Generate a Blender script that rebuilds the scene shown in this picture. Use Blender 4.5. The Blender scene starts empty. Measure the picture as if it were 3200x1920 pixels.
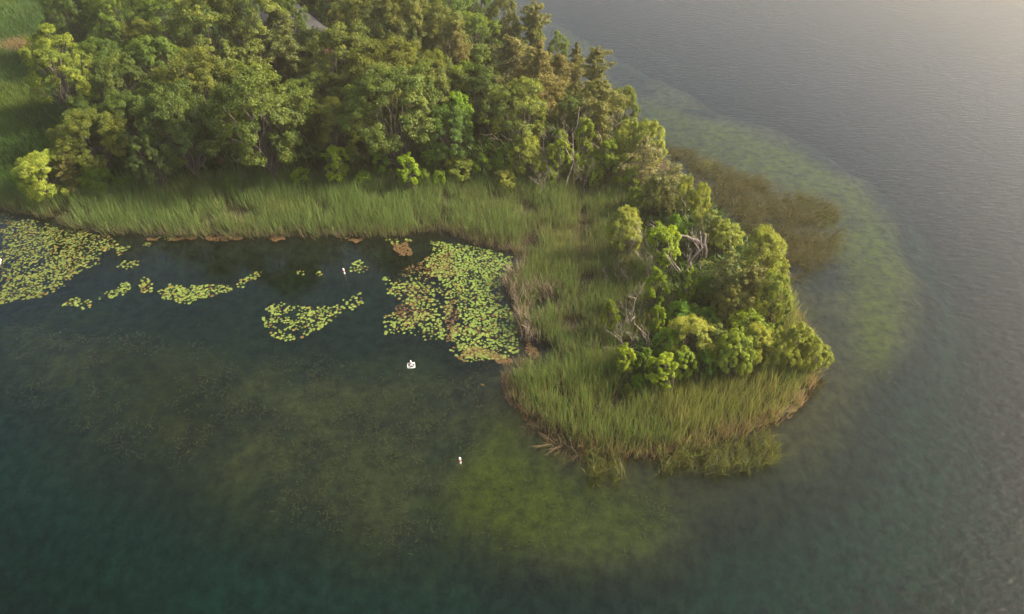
import bpy, math, random
import numpy as np
rng = np.random.default_rng(7); random.seed(7)
sc = bpy.context.scene
R_ = math.radians
# ------------------------------------------------------------------ camera
CAM_H, PITCH, HFOV = 32.0, R_(40.0), R_(70.0)
cam_d = bpy.data.cameras.new('camera'); cam = bpy.data.objects.new('camera', cam_d)
sc.collection.objects.link(cam); sc.camera = cam
cam.location = (0, 0, CAM_H); cam.rotation_euler = (math.pi/2 - PITCH, 0, 0)
cam_d.sensor_fit = 'HORIZONTAL'; cam_d.angle = HFOV; cam_d.clip_start = 0.5; cam_d.clip_end = 9000
# ------------------------------------------------------------------ sky, sun, exposure
SUN_AZ, SUN_EL = R_(82), R_(34)          # azimuth clockwise from +Y, elevation
w = bpy.data.worlds.new('World'); sc.world = w; w.use_nodes = True
nt = w.node_tree; nt.nodes.clear()
sky = nt.nodes.new('ShaderNodeTexSky'); sky.sky_type = 'NISHITA'; sky.sun_disc = False
sky.sun_elevation = SUN_EL; sky.sun_rotation = SUN_AZ
sky.air_density = 1.0; sky.dust_density = 6.0; sky.ozone_density = 1.0; sky.altitude = 200
bg = nt.nodes.new('ShaderNodeBackground'); bg.inputs['Strength'].default_value = 0.12
wo = nt.nodes.new('ShaderNodeOutputWorld')
nt.links.new(sky.outputs[0], bg.inputs[0]); nt.links.new(bg.outputs[0], wo.inputs[0])
sl = bpy.data.lights.new('sun', 'SUN'); sl.energy = 4.6; sl.angle = R_(10.0); sl.color = (1.0, 0.85, 0.63)
so = bpy.data.objects.new('sun', sl); sc.collection.objects.link(so)
so.rotation_euler = (math.pi/2 - SUN_EL, 0, -SUN_AZ + math.pi)
so.location = (60, 60, 60)
sc.view_settings.view_transform = 'Standard'; sc.view_settings.look = 'None'
sc.view_settings.exposure = 1.4; sc.view_settings.gamma = 1.0; sc.view_settings.use_curve_mapping = False
sc.render.engine = 'CYCLES'
sc.cycles.max_bounces = 4; sc.cycles.use_adaptive_sampling = True; sc.cycles.adaptive_threshold = .03; sc.cycles.diffuse_bounces = 2; sc.cycles.glossy_bounces = 1
sc.cycles.transmission_bounces = 3; sc.cycles.transparent_max_bounces = 12; sc.cycles.volume_bounces = 0; sc.cycles.sample_clamp_direct = 8; sc.cycles.sample_clamp_indirect = 4; sc.cycles.debug_use_spatial_splits = True

# ------------------------------------------------------------------ helpers
COL = sc.collection
FD = 1236.5/math.tan(HFOV/2)
cP, sP = math.cos(PITCH), math.sin(PITCH)
def at(u, v, z=0.0):
    """ground point seen at survey mark (u, v)"""
    x = (u-1236.5)/FD; y = (742-v)/FD
    d = np.array([x, cP + y*sP, -sP + y*cP])
    t = (z-CAM_H)/d[2]
    return np.array([d[0]*t, d[1]*t, z])
def height_for(P, ty):
    rel = P - np.array([0, 0, CAM_H])
    rF = rel[1]*cP - rel[2]*sP; rU = rel[1]*sP + rel[2]*cP
    k = (742-ty)/FD
    return (k*rF - rU)/(cP + k*sP)
def mpp(P):                                  # metres per survey pixel at P
    rel = P - np.array([0, 0, CAM_H])
    return (rel[1]*cP - rel[2]*sP)/FD
def poly(pts): return np.array([at(u, v)[:2] for u, v in pts])
def inside(P, pl):
    x, y = P[:, 0], P[:, 1]; r = np.zeros(len(P), bool); n = len(pl)
    for i in range(n):
        x1, y1 = pl[i]; x2, y2 = pl[(i+1) % n]
        c = ((y1 > y) != (y2 > y))
        with np.errstate(divide='ignore', invalid='ignore'):
            xi = (x2-x1)*(y-y1)/(y2-y1) + x1
        r ^= c & (x < xi)
    return r
def sdist(P, pl):
    d = np.full(len(P), 1e9); n = len(pl)
    for i in range(n):
        a = pl[i]; b = pl[(i+1) % n]; ab = b-a
        t = np.clip(((P-a)@ab)/max(ab@ab, 1e-9), 0, 1)
        q = a + t[:, None]*ab
        d = np.minimum(d, np.hypot(P[:, 0]-q[:, 0], P[:, 1]-q[:, 1]))
    return np.where(inside(P, pl), d, -d)
_tab = np.random.default_rng(99).random((256, 256))
def vnoise(x, y, s=1.0, o=0):
    x = np.asarray(x)/s + 37.3*o; y = np.asarray(y)/s + 11.7*o
    xi = np.floor(x).astype(int); yi = np.floor(y).astype(int); fx = x-xi; fy = y-yi
    fx = fx*fx*(3-2*fx); fy = fy*fy*(3-2*fy)
    g = lambda a, b: _tab[a & 255, b & 255]
    return (g(xi, yi)*(1-fx)+g(xi+1, yi)*fx)*(1-fy) + (g(xi, yi+1)*(1-fx)+g(xi+1, yi+1)*fx)*fy
def fbm(x, y, s, o=0): return .55*vnoise(x, y, s, o)+.3*vnoise(x, y, s/2.1, o+3)+.15*vnoise(x, y, s/4.3, o+5)
def sstep(a, b, x):
    t = np.clip((x-a)/(b-a), 0, 1); return t*t*(3-2*t)
def scatter(pl, dens):
    lo = pl.min(0); hi = pl.max(0); n = int((hi-lo).prod()*dens)
    P = lo + rng.random((n, 2))*(hi-lo)
    return P[inside(P, pl)]

def mesh(name, V, faces, tint=None, smooth=False):
    """faces: list of (n, k) int arrays"""
    me = bpy.data.meshes.new(name)
    V = np.ascontiguousarray(V, np.float32)
    me.vertices.add(len(V)); me.vertices.foreach_set('co', V.ravel())
    faces = [np.asarray(f, np.int32) for f in faces if len(f)]
    li = np.concatenate([f.ravel() for f in faces])
    ls = []; o = 0
    for f in faces:
        ls.append(o + np.arange(len(f))*f.shape[1]); o += f.size
    ls = np.concatenate(ls)
    me.loops.add(len(li)); me.loops.foreach_set('vertex_index', li.astype(np.int32))
    me.polygons.add(len(ls)); me.polygons.foreach_set('loop_start', ls.astype(np.int32))
    if smooth: me.polygons.foreach_set('use_smooth', np.ones(len(ls), bool))
    if tint is not None:
        a = me.attributes.new('tint', 'FLOAT_COLOR', 'POINT')
        t = np.ones((len(V), 4), np.float32); t[:, :3] = tint
        a.data.foreach_set('color', t.ravel())
    me.update(calc_edges=True)
    return me
def link(name, me, mat=None, parent=None):
    o = bpy.data.objects.new(name, me); COL.objects.link(o)
    if mat is not None and me is not None and not me.materials: me.materials.append(mat)
    if parent is not None: o.parent = parent
    return o
def tag(o, label=None, cat=None, group=None, kind=None):
    if label: o['label'] = label
    if cat: o['category'] = cat
    if group: o['group'] = group
    if kind: o['kind'] = kind
    return o

class MB:
    """collects tubes, boxes and loose polygons into one mesh"""
    def __init__(s): s.v = []; s.f = {}; s.n = 0
    def add(s, V, F):
        V = np.asarray(V, float); s.v.append(V)
        for f in F: s.f.setdefault(len(f), []).append([i+s.n for i in f])
        s.n += len(V)
    def tube(s, pts, rad, k=6, cap=True):
        pts = np.asarray(pts, float); n = len(pts); V = []
        ref = np.array([.31, .87, .38])
        for i in range(n):
            t = pts[min(i+1, n-1)] - pts[max(i-1, 0)]; t = t/(np.linalg.norm(t)+1e-9)
            a = np.cross(t, ref)
            if np.linalg.norm(a) < .1: a = np.cross(t, [1, 0, 0])
            a /= np.linalg.norm(a); b = np.cross(t, a)
            for j in range(k):
                q = 2*math.pi*j/k; V.append(pts[i] + rad[i]*(a*math.cos(q)+b*math.sin(q)))
        F = [(i*k+j, i*k+(j+1) % k, (i+1)*k+(j+1) % k, (i+1)*k+j) for i in range(n-1) for j in range(k)]
        if cap: F += [tuple(range(k))[::-1], tuple((n-1)*k+j for j in range(k))]
        s.add(V, F)
    def box(s, lo, hi, M=None):
        x0, y0, z0 = lo; x1, y1, z1 = hi
        V = np.array([(x0, y0, z0), (x1, y0, z0), (x1, y1, z0), (x0, y1, z0), (x0, y0, z1), (x1, y0, z1), (x1, y1, z1), (x0, y1, z1)], float)
        if M is not None: V = V@np.asarray(M).T
        s.add(V, [(3, 2, 1, 0), (4, 5, 6, 7), (0, 1, 5, 4), (1, 2, 6, 5), (2, 3, 7, 6), (3, 0, 4, 7)])
    def mesh(s, name, smooth=False):
        return mesh(name, np.concatenate(s.v), [np.array(f) for f in s.f.values()], None, smooth)

# ------------------------------------------------------------------ materials
def newmat(name):
    m = bpy.data.materials.new(name); m.use_nodes = True; m.node_tree.nodes.clear()
    return m, m.node_tree, lambda t: m.node_tree.nodes.new('ShaderNode'+t)
def leaf_mat(name, col, trans=.4, var=.16, rough=.5, useobj=True):
    m, nt, N = newmat(name); L = nt.links.new
    out = N('OutputMaterial'); at_ = N('Attribute'); at_.attribute_name = 'tint'
    mul = N('Mix'); mul.data_type = 'RGBA'; mul.blend_type = 'MULTIPLY'; mul.inputs[0].default_value = 1
    mul.inputs[6].default_value = (*col, 1); L(at_.outputs['Color'], mul.inputs[7])
    src = mul.outputs[2]
    if useobj:
        oi = N('ObjectInfo'); m2 = N('Mix'); m2.data_type = 'RGBA'; m2.blend_type = 'MULTIPLY'; m2.inputs[0].default_value = 1
        L(src, m2.inputs[6]); L(oi.outputs['Color'], m2.inputs[7]); src = m2.outputs[2]
    d = N('BsdfDiffuse'); t = N('BsdfTranslucent'); mx = N('MixShader'); mx.inputs[0].default_value = trans
    L(src, d.inputs[0])
    hs = N('HueSaturation'); hs.inputs['Hue'].default_value = .485; hs.inputs['Saturation'].default_value = 1.12; hs.inputs['Value'].default_value = 1.15
    L(src, hs.inputs['Color']); L(hs.outputs[0], t.inputs[0])
    L(d.outputs[0], mx.inputs[1]); L(t.outputs[0], mx.inputs[2])
    g = N('BsdfGlossy'); g.inputs['Roughness'].default_value = rough; g.inputs[0].default_value = (.9, .95, 1, 1)
    mx2 = N('MixShader'); mx2.inputs[0].default_value = .012
    L(mx.outputs[0], mx2.inputs[1]); L(g.outputs[0], mx2.inputs[2]); L(mx2.outputs[0], out.inputs[0])
    return m
def noisy_mat(name, c1, c2, scale, rough=.8, bump=.3, stretch=(1, 1, 1)):
    m, nt, N = newmat(name); L = nt.links.new
    out = N('OutputMaterial'); b = N('BsdfPrincipled'); b.inputs['Roughness'].default_value = rough
    tc = N('TexCoord'); mp = N('Mapping'); mp.inputs['Scale'].default_value = stretch
    n = N('TexNoise'); n.inputs['Scale'].default_value = scale; n.inputs['Detail'].default_value = 6
    r = N('ValToRGB'); r.color_ramp.elements[0].position = .35; r.color_ramp.elements[1].position = .68
    r.color_ramp.elements[0].color = (*c1, 1); r.color_ramp.elements[1].color = (*c2, 1)
    bp = N('Bump'); bp.inputs['Strength'].default_value = bump; bp.inputs['Distance'].default_value = .03
    L(tc.outputs['Object'], mp.inputs[0]); L(mp.outputs[0], n.inputs['Vector']); L(n.outputs[0], r.inputs[0]); L(r.outputs[0], b.inputs['Base Color'])
    L(n.outputs[0], bp.inputs['Height']); L(bp.outputs[0], b.inputs['Normal']); L(b.outputs[0], out.inputs[0])
    return m
M_bark = noisy_mat('bark', (.05, .04, .03), (.13, .11, .09), 9, .9, .6, (1, 1, .3))
M_dead = noisy_mat('bleached_wood', (.12, .092, .078), (.33, .27, .235), 5, .85, .4, (1, 1, .4))
M_oak = leaf_mat('oak_leaves', (.128, .170, .030), .46)
M_pale = leaf_mat('cottonwood_leaves', (.19, .23, .04), .47)
M_willow = leaf_mat('willow_leaves', (.27, .315, .058), .5)
M_ash = leaf_mat('ash_leaves', (.235, .315, .018), .5)
M_cedar = leaf_mat('cedar_needles', (.18, .19, .058), .4)
M_reed = leaf_mat('reed_blades', (1, 1, 1), .35, useobj=False)
M_pad = leaf_mat('lily_leaf', (1, 1, 1), .15, rough=.35, useobj=False)
M_weed = leaf_mat('weed_strands', (1, 1, 1), .3, useobj=False)

# ------------------------------------------------------------------ terrain: lake bed and land
SHORE = [(-60, 488), (0, 503), (60, 522), (140, 527), (180, 556), (270, 566), (400, 572), (550, 576), (700, 571), (850, 575),
         (960, 573), (1040, 560), (1085, 566), (1150, 590), (1225, 607), (1268, 625), (1250, 655), (1212, 690), (1235, 730),
         (1252, 775), (1258, 830), (1275, 870), (1235, 895), (1218, 940), (1260, 995), (1340, 1065), (1420, 1098), (1520, 1105),
         (1600, 1108), (1720, 1078), (1830, 1035), (1910, 1005), (1955, 955), (1972, 900), (1962, 830), (1940, 770), (1900, 700),
         (1870, 630), (1830, 580), (1780, 545), (1720, 490), (1650, 430), (1600, 370), (1530, 315), (1470, 250), (1400, 215), (1320, 160),
         (1260, 105), (1190, 40), (1110, -40)]
land_pl = np.concatenate([poly(SHORE), np.array([[60., 260.], [-100., 900.], [-900., 900.], [-900., 70.], [-120., 62.]])])
POOLS = [[(1225, 690), (1235, 712), (1258, 770), (1240, 775)],
         [(1290, 712), (1345, 718), (1345, 738), (1300, 735)],
         [(1255, 800), (1300, 815), (1350, 845), (1345, 865), (1300, 880), (1258, 868)],
         [(1265, 738), (1310, 742), (1305, 760), (1270, 765)],
         [(1050, 525), (1100, 530), (1098, 541), (1060, 538)],
         [(1365, 735), (1392, 735), (1390, 750), (1368, 750)],
         [(1440, 760), (1462, 762), (1460, 775), (1442, 772)]]
pool_pl = [poly(p) for p in POOLS]
shelf_pl = np.concatenate([poly([(1330, 20), (1500, 130), (1750, 245), (1950, 320), (2100, 410), (2190, 520), (2232, 640), (2228, 760), (2170, 880),
                 (2080, 980), (1990, 1080), (1890, 1150), (1790, 1190), (1690, 1240), (1600, 1300), (1480, 1335), (1330, 1345), (1200, 1310), (1110, 1250),
                 (1050, 1180), (1040, 1110), (1080, 1050), (1150, 990), (1230, 940), (1450, 760), (1450, 400), (1150, 130)])])
green_pl = poly([(1230, 985), (1130, 1040), (1060, 1100), (1050, 1180), (1110, 1250), (1230, 1310), (1400, 1330), (1560, 1300), (1660, 1240), (1560, 1150), (1400, 1110), (1300, 1050)])
greenR_pl = poly([(1500, 200), (1750, 270), (1950, 340), (2100, 430), (2190, 530), (2228, 640), (2222, 760), (2160, 880), (2080, 900), (2060, 780), (2040, 640), (1950, 480), (1800, 400), (1600, 330)])
weed_pl = poly([(0, 745), (300, 770), (600, 800), (900, 840), (1230, 890), (1240, 940), (1080, 1050), (1040, 1180), (1100, 1260), (1000, 1300), (800, 1260), (550, 1190), (300, 1080), (100, 960), (0, 900)])
weedG_pl = poly([(250, 800), (500, 810), (540, 900), (520, 1020), (440, 1060), (330, 1000), (250, 900)])
inlet_pl = poly([(0, 520), (300, 570), (1268, 590), (1268, 880), (1240, 940), (900, 900), (0, 760)])

forest_pl = np.concatenate([poly([(100, 470), (160, 440), (420, 455), (700, 445), (960, 440), (1200, 440), (1400, 410), (1500, 420), (1560, 440), (1590, 370), (1520, 315),
                  (1460, 255), (1390, 220), (1310, 165), (1250, 110), (1180, 45), (1105, -35)]), np.array([[50., 250.], [-100., 880.], [-160., 880.], [-75., 130.], [-66., 100.]])])
isle_pl = poly([(1600, 430), (1680, 470), (1800, 580), (1870, 680), (1910, 790), (1940, 860), (1880, 890), (1750, 905), (1600, 930), (1520, 905), (1500, 860), (1600, 800), (1640, 740), (1590, 690), (1560, 600), (1540, 520), (1560, 470)])

def depth_land(P):
    dl = sdist(P, land_pl)
    x, y = P[:, 0], P[:, 1]
    n1 = fbm(x, y, 3.0, 1)-.5
    # land
    fs = sdist(P, forest_pl)
    hl = .04 + .10*sstep(0, 3, dl) + .10*n1*sstep(0, 2, dl) + .9*sstep(0, 18, fs) + .25*sstep(0, 3, sdist(P, isle_pl))
    for pp in pool_pl:
        hl = np.where(True, hl - .42*sstep(-.25, .35, sdist(P, pp)), hl)
    # water
    off = np.maximum(-dl, 0)
    ds = sdist(P, shelf_pl) + 3.2*(fbm(x, y, 7, 15)-.5); dw = sdist(P, weed_pl); di = sdist(P, inlet_pl)
    dep_s = 1.0 + 4.6*sstep(-1.5, 6.5, -ds) + .35*n1
    dep_w = 1.35 + 4.4*sstep(-3, 12, -dw) + .9*(fbm(x, y, 5.5, 2)-.5)
    dep_i = 1.9 + 4.2*sstep(-1, 9, -di) + .5*n1
    dep = np.minimum(np.minimum(dep_s, dep_w), dep_i)
    dep = np.minimum(dep, .12 + .42*off)
    return np.where(dl > 0, hl, -dep), dl, ds, fs
xs = np.concatenate([[-3000, -1500, -700, -350, -200, -140], np.arange(-110, 110.1, .62), [130, 180, 300, 600, 1300, 3000]])
ys = np.concatenate([[-3000, -1200, -400, -120, -40, 0], np.arange(12, 150.1, .62), [165, 200, 300, 500, 1000, 3000]])
X, Y = np.meshgrid(xs, ys); P = np.stack([X.ravel(), Y.ravel()], 1)
Z, DL, DS, FS = depth_land(P)
nx, ny = len(xs), len(ys)
I = np.arange(nx*ny).reshape(ny, nx)
F = np.stack([I[:-1, :-1], I[:-1, 1:], I[1:, 1:], I[1:, :-1]], -1).reshape(-1, 4)
px, py = P[:, 0], P[:, 1]
mud = np.array([.075, .085, .04]); grn = np.array([.19, .19, .008]); brn = np.array([.27, .21, .065]); soil = np.array([.045, .034, .022]); deepc = np.array([.075, .17, .115])
C = np.tile(mud, (len(P), 1))
def mixc(C, c, k): return C*(1-k[:, None]) + c*k[:, None]
C = mixc(C, deepc, sstep(1.5, 3.6, -Z))  # teal painted on the deep bed stands in for light scattered by the water
C = mixc(C, brn, sstep(-1, 2, DS)*sstep(.35, .6, fbm(px, py, 4, 6))*.8)
C = mixc(C, brn*np.array([.95, .95, .9]), sstep(-4, 4, sdist(P, weed_pl)+5*(fbm(px, py, 6, 13)-.5))*(.35+.65*sstep(.36, .62, fbm(px, py, 2.2, 7))))
C = mixc(C, np.array([.12, .11, .02]), sstep(-4.5, -1, DL)*sstep(-2, 1, DS)*.85)
C = mixc(C, grn*1.25, sstep(-1.8, 2.8, sdist(P, green_pl) + 2.5*(fbm(px, py, 3, 8)-.5))*(.7+.3*sstep(.3, .65, fbm(px, py, 3.0, 9))))
C = mixc(C, grn*np.array([1.5, 1.45, .8]), sstep(-.8, 2.0, sdist(P, greenR_pl) + 2*(fbm(px, py, 4, 10)-.5))*(.85+.15*sstep(.3, .65, fbm(px, py, 3.6, 11))))
C = mixc(C, grn*.38, sstep(-3, 4, sdist(P, weedG_pl) + 3*(fbm(px, py, 4, 12)-.5))*.8)
C = mixc(C, soil, sstep(-.6, .4, DL))
C = mixc(C, np.array([.05, .075, .02]), sstep(-1, 1, DL)*sstep(1, -1, FS)*sstep(-40, -46, px)*sstep(40, 46, py)*.7)
ter = mesh('ground', np.stack([px, py, Z], 1), [F], C, True)
def bed_mat():
    m, nt, N = newmat('lake_bed_and_soil'); L = nt.links.new
    out = N('OutputMaterial'); b = N('BsdfPrincipled'); b.inputs['Roughness'].default_value = .95; b.inputs['Specular IOR Level'].default_value = .1
    a = N('Attribute'); a.attribute_name = 'tint'
    tc = N('TexCoord'); n = N('TexNoise'); n.noise_dimensions = '2D'; n.inputs['Scale'].default_value = 1.3; n.inputs['Detail'].default_value = 6; n.inputs['Roughness'].default_value = .68
    mr = N('MapRange'); mr.inputs['From Min'].default_value = .3; mr.inputs['From Max'].default_value = .7; mr.inputs['To Min'].default_value = .6; mr.inputs['To Max'].default_value = 1.4
    mx = N('Mix'); mx.data_type = 'RGBA'; mx.blend_type = 'MULTIPLY'; mx.inputs[0].default_value = 1
    L(tc.outputs['Object'], n.inputs['Vector']); L(n.outputs[0], mr.inputs[0]); L(a.outputs['Color'], mx.inputs[6]); L(mr.outputs[0], mx.inputs[7])
    L(mx.outputs[2], b.inputs['Base Color']); bp = N('Bump'); bp.inputs['Strength'].default_value = .7; bp.inputs['Distance'].default_value = .25
    L(n.outputs[0], bp.inputs['Height']); L(bp.outputs[0], b.inputs['Normal']); L(b.outputs[0], out.inputs[0])
    return m
tag(link('ground', ter, bed_mat()), 'dark marsh soil and weedy lake bed under everything', 'ground', kind='structure')

# ------------------------------------------------------------------ water body
def water_mat():
    m, nt, N = newmat('lake_water'); L = nt.links.new
    out = N('OutputMaterial'); geo = N('NewGeometry')
    def mapped(rot, scl):
        mp = N('Mapping'); mp.inputs['Rotation'].default_value = (0, 0, R_(rot)); mp.inputs['Scale'].default_value = scl
        L(geo.outputs['Position'], mp.inputs[0]); return mp.outputs[0]
    n1 = N('TexNoise'); n1.inputs['Scale'].default_value = 1.0; n1.noise_dimensions = '2D'; n1.inputs['Detail'].default_value = 2; n1.inputs['Roughness'].default_value = .5
    L(mapped(12, (1.0, 3.0, 1)), n1.inputs['Vector'])
    n2 = N('TexNoise'); n2.noise_dimensions = '2D'; n2.inputs['Scale'].default_value = 1.0; n2.inputs['Detail'].default_value = 1
    L(mapped(-24, (2.6, 6.5, 1)), n2.inputs['Vector'])
    ad = N('Math'); ad.operation = 'MULTIPLY_ADD'; ad.inputs[1].default_value = .35; L(n2.outputs[0], ad.inputs[0]); L(n1.outputs[0], ad.inputs[2])
    # sheltered bay is calm, open lake is ruffled
    sep = N('SeparateXYZ'); L(geo.outputs['Position'], sep.inputs[0])
    bay = N('VectorMath'); bay.operation = 'DISTANCE'; bay.inputs[1].default_value = (-4, 34, 0); L(geo.outputs['Position'], bay.inputs[0])
    gust = N('TexNoise'); gust.inputs['Scale'].default_value = .06; gust.noise_dimensions = '2D'; gust.inputs['Detail'].default_value = 1; L(geo.outputs['Position'], gust.inputs['Vector'])
    ga = N('Math'); ga.operation = 'MULTIPLY_ADD'; ga.inputs[1].default_value = 26; L(gust.outputs[0], ga.inputs[0]); L(bay.outputs['Value'], ga.inputs[2])
    mr = N('MapRange'); mr.interpolation_type = 'SMOOTHSTEP'; mr.inputs['From Min'].default_value = 23; mr.inputs['From Max'].default_value = 40; mr.inputs['To Min'].default_value = .12; mr.inputs['To Max'].default_value = 1.0
    L(ga.outputs[0], mr.inputs[0])
    bp = N('Bump'); bp.inputs['Distance'].default_value = .042; L(mr.outputs[0], bp.inputs['Strength']); L(ad.outputs[0], bp.inputs['Height'])
    fr = N('Fresnel'); fr.inputs['IOR'].default_value = 1.333; L(bp.outputs[0], fr.inputs['Normal'])
    tr = N('BsdfTransparent'); tr.inputs[0].default_value = (.97, .98, .97, 1)
    gl = N('BsdfGlossy'); gl.inputs['Roughness'].default_value = .11; gl.inputs[0].default_value = (1, 1, 1, 1); L(bp.outputs[0], gl.inputs['Normal'])
    mx = N('MixShader'); L(fr.outputs[0], mx.inputs[0]); L(tr.outputs[0], mx.inputs[1]); L(gl.outputs[0], mx.inputs[2]); L(mx.outputs[0], out.inputs['Surface'])
    va = N('VolumeAbsorption'); va.inputs['Color'].default_value = (.36, .68, .53, 1); va.inputs['Density'].default_value = .36
    L(va.outputs[0], out.inputs['Volume'])
    return m
b = MB(); b.box((-2900, -2900, -9), (2900, 2900, 0))
tag(link('water', b.mesh('water'), water_mat()), 'dark green lake water rippled by light wind', 'water', kind='structure')

# ------------------------------------------------------------------ blade makers (reeds, rushes, grass)
def blades(P, z0, h, lean, width, cb, ct, ts=(0, .5, 1.0), droop=0.0, mid=None):
    """strips of leaf: P (n,2), h (n,), lean (n,2), colours at base/tip (n,3)"""
    n = len(P); a = rng.random(n)*math.pi; W = np.stack([np.cos(a), np.sin(a)], 1)
    V = []; Cc = []
    for i, t in enumerate(ts):
        xy = P + lean*t**1.7; z = z0 + h*(t - droop*t**3)
        wd = np.broadcast_to(width, (n,))*(1.0 - .35*t)
        c = cb*(1-t)**1.3 + ct*(1-(1-t)**1.3)
        if i < len(ts)-1:
            for s in (-.5, .5):
                V.append(np.column_stack([xy + W*(wd*s)[:, None], z])); Cc.append(c)
        else:
            V.append(np.column_stack([xy, z])); Cc.append(c)
    k = len(V); V = np.stack(V, 1).reshape(-1, 3); Cc = np.stack(Cc, 1).reshape(-1, 3)
    o = np.arange(n)*k; fs = []
    for i in range(len(ts)-2): fs.append(np.stack([o+2*i, o+2*i+1, o+2*i+3, o+2*i+2], 1))
    q = 2*(len(ts)-2)
    return V, [np.concatenate(fs)] if fs else [], np.stack([o+q, o+q+1, o+q+2], 1), Cc
class BladeSet:
    def __init__(s): s.V = []; s.Q = []; s.T = []; s.C = []; s.n = 0
    def add(s, V, Q, T, C):
        s.V.append(V); s.C.append(C)
        for q in Q: s.Q.append(q+s.n)
        s.T.append(T+s.n); s.n += len(V)
    def build(s, name, mat):
        return link(name, mesh(name, np.concatenate(s.V), [np.concatenate(s.Q) if s.Q else [], np.concatenate(s.T)], np.concatenate(s.C)), mat)
def zground(P): return depth_land(P)[0]
ISLE_OBST = []
def cattails(name, pl, label, clump_d=4.5, per=13, h0=2.0, lean=.28, tone=(1, 1, 1), dead=.15, avoid=None):
    cc = scatter(pl, clump_d)
    z = zground(cc); dl = sdist(cc, land_pl)
    ok = (z > -.12)
    if avoid is not None:
        for a, m_ in avoid: ok &= sdist(cc, a) < m_
    nz = fbm(cc[:, 0], cc[:, 1], 2.2, 21)
    ok &= (nz > .31)
    cc, z, dl, nz = cc[ok], z[ok], dl[ok], nz[ok]
    hc = h0*(.62 + .45*nz + .35*fbm(cc[:, 0], cc[:, 1], 6, 25) + .13*rng.standard_normal(len(cc)))*(.75+.25*sstep(0, 1.2, dl))
    ye = sstep(.42, .66, fbm(cc[:, 0], cc[:, 1], 5.0, 23))          # yellowing stands
    n = per; idx = np.repeat(np.arange(len(cc)), n); N_ = len(idx)
    Pb = cc[idx] + rng.normal(0, .17, (N_, 2))
    h = hc[idx]*(.5+.55*rng.random(N_))
    out = rng.normal(0, 1, (N_, 2)); wind = np.array([-.05, -.02])
    L_ = out*lean*.75 + wind + (Pb-cc[idx])*.9
    green = np.array([.145, .235, .06]); olive = np.array([.215, .255, .075]); tan = np.array([.27, .205, .12]); blu = np.array([.085, .145, .055])
    r = rng.random(N_)[:, None]; y_ = np.clip(ye[idx]*.75 + .35*rng.normal(0, .5, N_), 0, 1)[:, None]
    ct = (green*(1-y_) + olive*y_)*(.75+.5*r); ct = np.where(rng.random(N_)[:, None] < .25, ct*.4+blu*.6, ct)
    isd = rng.random(N_) < dead*(1 + 2.0*(1-sstep(0, 1.0, dl[idx])))
    ct = np.where(isd[:, None], tan*(.7+.5*r), ct)
    cb = np.where(isd[:, None], tan*.75, ct*.5 + tan*.24*(.6+.5*rng.random(N_)[:, None]))
    h = np.where(isd, h*.72, h)
    bs = BladeSet()
    bs.add(*blades(Pb, z[idx]-.03, h, L_, (.019+.012*rng.random(N_)), cb*np.array(tone), ct*np.array(tone), (0, .55, 1.0), 0.05))
    o = bs.build(name, M_reed); tag(o, label, 'cattails', kind='stuff'); return o
band_pl = poly([(-60, 489), (0, 503), (60, 522), (140, 527), (180, 556), (270, 566), (400, 572), (550, 576), (700, 571), (850, 575), (960, 573), (1040, 560), (1060, 400), (960, 425), (700, 432), (420, 440), (300, 455), (100, 462), (-60, 455)])
marsh_pl = poly([(1040, 561), (1085, 567), (1150, 591), (1225, 608), (1269, 625), (1250, 655), (1211, 690), (1235, 730), (1252, 775), (1258, 830), (1275, 870), (1235, 895), (1218, 940),
                 (1480, 940), (1520, 920), (1480, 860), (1590, 800), (1640, 740), (1600, 690), (1560, 600), (1540, 520), (1570, 450), (1560, 400), (1400, 380), (1200, 420), (1060, 420)])
tip_pl = poly([(1218, 940), (1260, 996), (1340, 1066), (1420, 1099), (1520, 1106), (1600, 1109), (1720, 1079), (1830, 1036), (1910, 1006), (1956, 955), (1973, 900), (1963, 830), (1941, 770), (1900, 698), (1880, 660),
                (1850, 700), (1880, 790), (1900, 880), (1800, 900), (1600, 930), (1520, 905), (1480, 860)])
cattails('cattail_bed', band_pl, 'long cattail band between the wood and the lily bay', 18, 9, 1.6, .12)
cattails('cattail_marsh', marsh_pl, 'broad green cattail marsh across the neck of the point', 18, 9, 1.45, .16, dead=.28)
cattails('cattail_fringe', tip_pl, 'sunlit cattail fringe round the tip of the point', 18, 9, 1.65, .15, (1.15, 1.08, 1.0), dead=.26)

def rushes(name, pl, label, dens, h0, lean0, droop, cols, per=9, zoff=-.15, spread=.5, wdt=.035):
    cc = scatter(pl, dens); nz = fbm(cc[:, 0], cc[:, 1], 2.6, 31)
    cc = cc[nz > .27 + .14*rng.random(len(cc))]
    idx = np.repeat(np.arange(len(cc)), per); n = len(idx)
    dirn = np.array(lean0) + rng.normal(0, .35, (len(cc), 2))
    P_ = cc[idx] + rng.normal(0, .12, (n, 2)); L_ = (dirn[idx] + rng.normal(0, spread, (n, 2)))
    h = h0*(.55+.6*rng.random(n)); pick = rng.random(n)[:, None]
    c = np.where(pick < .45, cols[0], np.where(pick < .8, cols[1], cols[2]))*(.7+.6*rng.random((n, 1)))
    bs = BladeSet(); bs.add(*blades(P_, np.full(n, zoff), h, L_, wdt*(.7+.6*rng.random(n)), c*.6, c, (0, .4, .75, 1.0), droop))
    return tag(bs.build(name, M_reed), label, 'rushes', kind='stuff')
rush_cols = np.array([[.115, .105, .032], [.145, .12, .045], [.09, .105, .03]])
right_pl = poly([(1600, 350), (1660, 365), (1760, 410), (1880, 450), (1980, 490), (2035, 530), (2020, 580), (2000, 625), (1950, 660), (1905, 680), (1880, 660), (1840, 590), (1780, 540), (1720, 490), (1650, 430)])
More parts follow.
